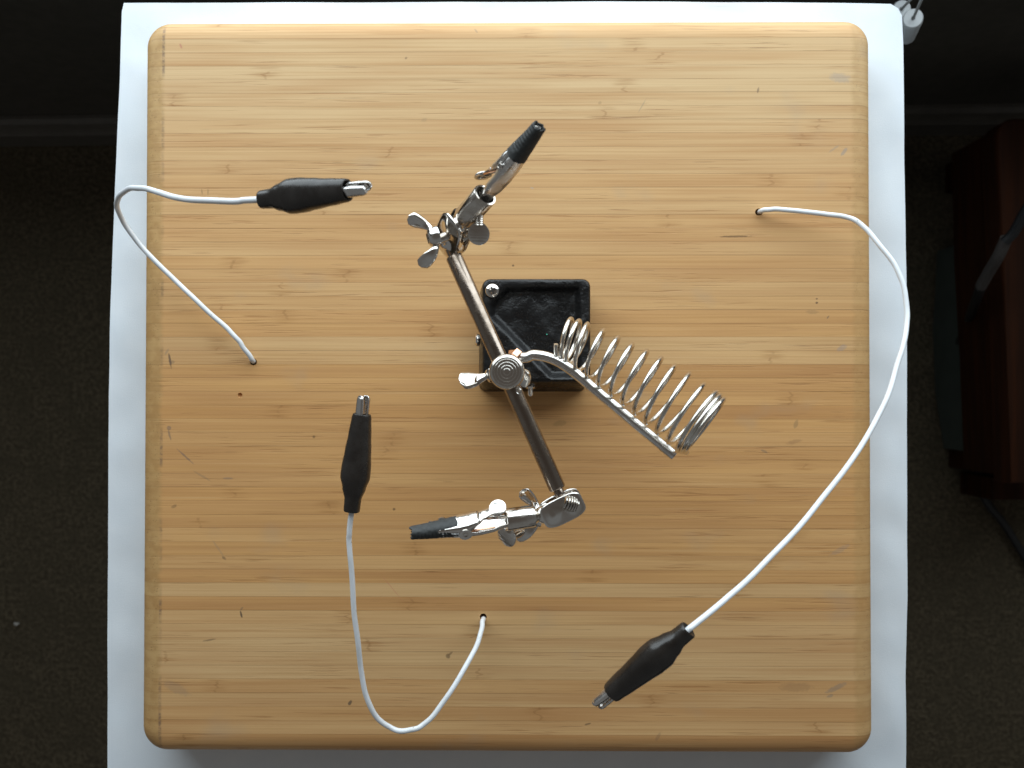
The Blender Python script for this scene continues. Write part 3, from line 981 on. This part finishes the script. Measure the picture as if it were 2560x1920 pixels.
    def sring(s, k=1.0, rag=0.0):
        q = (s - f0) / (33.4 - f0)
        w = (2.95 + (1.95 - 2.95) * q) ; h = (3.35 + (1.95 - 3.35) * q ** .9)
        out = []
        for i in range(n):
            t = 2 * PI * i / n
            c, s_ = math.cos(t), math.sin(t)
            e = .78
            cz, cy = math.copysign(abs(c) ** e, c), math.copysign(abs(s_) ** e, s_)
            tooth = .16 * math.sin(s * 5.2) * abs(c) ** 6 * (1 if q > .25 else 0)
            wob = .10 * noise.noise(Vector((s * .9, c * 2, s_ * 2)))
            ragx = rag * noise.noise(Vector((c * 4, s_ * 4, 7.7)))
            out.append(at_(s + ragx, (h * cy) * k + wob * cy, (w * cz) * k + (tooth + wob) * cz))
        return out
    rs.append(sring(f0 + 2, .90)); rs.append(sring(f0, .92, .5)); rs.append(sring(f0, 1.0, .5))
    ns = 44
    for k in range(1, ns): rs.append(sring(f0 + (33.4 - f0) * k / ns))
    rs.append(sring(33.4, .98, .9)); rs.append(sring(33.5, .80, .9)); rs.append(sring(32.0, .70, .6))
    g = G(); g.rings(rs)
    g.build('sleeve', M_SLEEVE, jaw, angle=60)
    # flakes of solder stuck to the sleeve
    return jaw, at_
cA, atA = clip(px(1211, 490, .0845), px(1347, 318, .1060), Vector((-.62, .10, -.76)), 20.0, M_JAWGREY, 1.12, 1.3)
cB_, atB = clip(px(1268, 1299, .073), px(1031, 1332, .076), Vector((.10, .80, .58)), 17.5, M_CHROME, 1.2, 2.35, .40)
for q, (fx, fy, fz, sz) in enumerate([(26.5, 1.6, 2.0, .55), (22.5, 1.9, 2.25, .9), (21.8, 2.2, 1.95, .6), (29, 1.1, 1.85, .35), (24.5, .4, 2.4, .35)]):
    p0 = atB(fx, fy * .95, fz)
    g = G(); L_ = []
    nn = Vector((0, -.25, .97))
    Mf = frame(p0, nn)
    g.prism([(sz * .001 * (1 + .4 * math.sin(k * 2.1 + q)) * math.cos(2 * PI * k / 7), sz * .0008 * math.sin(2 * PI * k / 7)) for k in range(7)], Mf, -.0006, .00025)
    g.build('solder_fleck', M_JAWGREY, cB_, smooth=False)

# ---- soldering-iron holder: arm and coil
g = G()
arm_px = [(1290, 893, .0555), (1302, 894, .0560), (1318, 893, .0562), (1330, 888, .0565), (1344, 888, .0568), (1366, 892, .0572), (1392, 902, .0575), (1420, 919, .0578), (1450, 942, .0580), (1480, 968, .0583),
          (1540, 1018, .0588), (1600, 1068, .0593), (1650, 1109, .0597), (1686, 1139, .0600)]
P = smooth_path([px(*p) for p in arm_px], 8)
g.tube(P, .00185, 18)
arm = g.build('iron_holder_arm', M_ARM, hands, angle=60)
g = G(); 
q0 = px(1292, 893, .0555)
g.lathe([(.0016, -.0028), (.0024, -.0027), (.0026, -.0022), (.0026, .0006), (.0022, .0012)], frame(q0, (.97, .05, .05)), 6)
g.build('holder_nut', M_BRASS, arm, smooth=False)
g = G(); g.prism([(-.0016, -.0012), (.0016, -.0012), (.0016, .0012), (-.0016, .0012)], frame(px(1291, 885, .060), (.2, .5, .84), (.6, .8, 0)), -.001, .001, .0003)
g.build('holder_bracket', M_BRASS, arm, smooth=False)
tops = [(350, 145), (430, 165), (510, 195), (670, 260), (815, 330), (955, 400), (1100, 465), (1240, 535), (1375, 610), (1515, 690), (1660, 795), (1780, 875), (1820, 905), (1855, 940)]
bots = [(225, 535), (270, 556), (312, 580), (400, 650), (510, 722), (625, 806), (745, 892), (860, 982), (975, 1075), (1085, 1167), (1195, 1267), (1305, 1367), (1395, 1452), (1437, 1462), (1478, 1464)]
conv = lambda p: Vector((1340 + p[0] / 3.95, 760 + p[1] / 3.95))
T_ = [conv(p) for p in tops]; B_ = [conv(p) for p in bots]
def cr(L, t):
    i = int(math.floor(t)); k = t - i
    gp = lambda j: L[j] if 0 <= j < len(L) else (L[0] + (L[0] - L[1]) * (-j) if j < 0 else L[-1] + (L[-1] - L[-2]) * (j - len(L) + 1))
    return gp(i) * (1 - k) + gp(i + 1) * k
pts = []
STEP = 40
t0, t1 = -.68, len(T_) - .5 + .05
zc = lambda q: .0535 + .0190 * max(min((q + .5) / 13.5, 1.05), -.05)
n_all = int((t1 - t0) * STEP)
for k in range(n_all + 1):
    t = t0 + (t1 - t0) * k / STEP / ((t1 - t0)) * (t1 - t0) / 1.0 if False else t0 + (t1 - t0) * k / n_all
    th = 2 * PI * t
    tp, bt = cr(T_, t), cr(B_, t + .5)
    prog = ((tp + bt) / 2 - (T_[0] + B_[0]) / 2).length / ((T_[-1] + B_[-1]) / 2 - (T_[0] + B_[0]) / 2).length
    zz = .0545 + .0200 * prog
    # centre and half axis (tops and bottoms interpolated half a turn apart)
    c2 = (tp + bt) / 2; hv = (tp - bt) / 2
    C3 = px(c2.x, c2.y, zz); H3 = px(c2.x + hv.x, c2.y + hv.y, zz) - C3
    axis = Vector((.80, -.50, .25)).normalized()
    n1 = (H3 - axis * H3.dot(axis))
    n1 = H3
    r = H3.length
    n2 = axis.cross(n1.normalized()).normalized()
    if n2.z < 0: n2 = -n2
    pts.append(C3 + n1 * math.cos(th) + n2 * (r * math.sin(th)))
g = G(); g.tube(pts, .00077, 10)
g.build('coil', M_COIL, arm, angle=80)

# ================================================================== blind cords beside the table
def blind_cord(label, top, bot, r, cord):
    root = empty('blind_cord', label, 'blind cord', 'blind cords beside the table')
    A, B = px(*top), px(*bot)
    d = (A - B).normalized(); L = (A - B).length
    g = G(); g.lathe([(r * .80, 0), (r * .86, L * .04), (r, L * .88), (r * .98, L * .97), (r * .9, L), (.0011, L), (.0009, L - .0015)], frame(B, d), 36)
    g.build('tassel', M_TASSEL, root, angle=30)
    g = G(); g.tube(smooth_path([A - d * .003, A] + [px(*c) for c in cord], 6), .00075, 8)
    g.build('cord', M_STRING, root)
blind_cord('white cylindrical blind cord tassel nearest the cloth corner, full round top showing', (2283, 45, -.125), (2267, 92, -.158), .0054, [(2290, 30, -.10), (2303, 0, -.06), (2330, -60, .0)])
blind_cord('blind cord tassel half hidden behind the cloth corner', (2254, 22, -.13), (2236, 60, -.163), .0050, [(2262, 14, -.11), (2279, -4, -.07), (2320, -50, .0)])

# ================================================================== things on the carpet at the right
bench = empty('wooden_bench', 'dark red brown wooden bench with rounded corner at right edge', 'bench')
def slab(poly, z0, z1, bev, name, parent, mat):
    P = [px(x, y, z1) for x, y in poly]
    g = G(); g.prism([(p.x, p.y) for p in P], Matrix.Identity(4), z0, z1, bev)
    return g.build(name, mat, parent, angle=40)
corner = [(2494 + 46 * (1 - math.sin(t)), 294 + 46 * (1 - math.cos(t))) for t in [PI / 2 * k / 6 for k in range(7)]]
slab([(2760, 294)] + corner + [(2496, 420), (2505, 620), (2517, 900), (2528, 1210), (2760, 1210)], -.335, -.310, .003, 'seat', bench, M_REDWOOD)
slab([(2760, 330), (2478, 330), (2484, 620), (2500, 900), (2512, 1190), (2760, 1190)], -.40, -.3355, .002, 'apron', bench, M_REDWOOD)
slab([(2760, 1195), (2480, 1195), (2480, 1250), (2760, 1250)], FLOOR_Z, -.44, .003, 'foot_rail', bench, M_REDWOOD)
slab([(2560, 340), (2500, 340), (2500, 420), (2560, 420)], FLOOR_Z, -.401, .002, 'leg', bench, M_REDWOOD)
slab([(2560, 1130), (2510, 1130), (2510, 1190), (2560, 1190)], FLOOR_Z, -.401, .002, 'leg', bench, M_REDWOOD)
box = empty('storage_box', 'pale grey green box on the carpet under the wooden bench', 'box')
slab([(2700, 590), (2452, 590), (2446, 700), (2438, 800), (2446, 980), (2470, 1135), (2700, 1135)], FLOOR_Z + .002, -.415, .004, 'box_body', box, M_BOX)
slab([(2700, 586), (2449, 586), (2442, 700), (2434, 800), (2442, 980), (2467, 1139), (2700, 1139)], -.4149, -.407, .002, 'lid', box, M_BOX)
cable = empty('power_cable', 'black cable with pale sleeve hanging over the box at right', 'cable')
def cord(pp, r, name, mat):
    g = G(); g.tube(smooth_path([px(*p) for p in pp], 8), r, 10); return g.build(name, mat, cable)
cord([(2600, 470, -.22), (2560, 535, -.235), (2535, 580, -.245), (2512, 604, -.25)], .0036, 'cable_end', M_BLACKCORD)
cord([(2516, 596, -.25), (2496, 640, -.262), (2472, 680, -.28), (2452, 716, -.295)], .0042, 'pale_sleeve', M_PALECORD)
cord([(2455, 711, -.294), (2440, 750, -.32), (2418, 810, -.40), (2396, 870, -.46), (2382, 930, -.49), (2386, 985, -.492), (2408, 1030, -.492), (2436, 1080, -.492), (2446, 1150, -.492), (2447, 1210, -.492), (2470, 1260, -.492), (2510, 1310, -.492), (2560, 1390, -.492), (2640, 1520, -.492)], .0036, 'cable', M_BLACKCORD)
# scrap of paper on the carpet
p0 = px(42, 1560, FLOOR_Z + .006)
g = G(); g.prism([(-.0022, -.0006), (.0003, -.0016), (.0024, .0010), (-.0005, .0012), (-.0024, .0018)], frame(p0, (.2, .1, .95)), -.0004, .0004)
o = g.build('paper_scrap', M_PAPER, smooth=False); o['label'] = 'tiny white paper scrap on the dark carpet at left'; o['category'] = 'scrap'
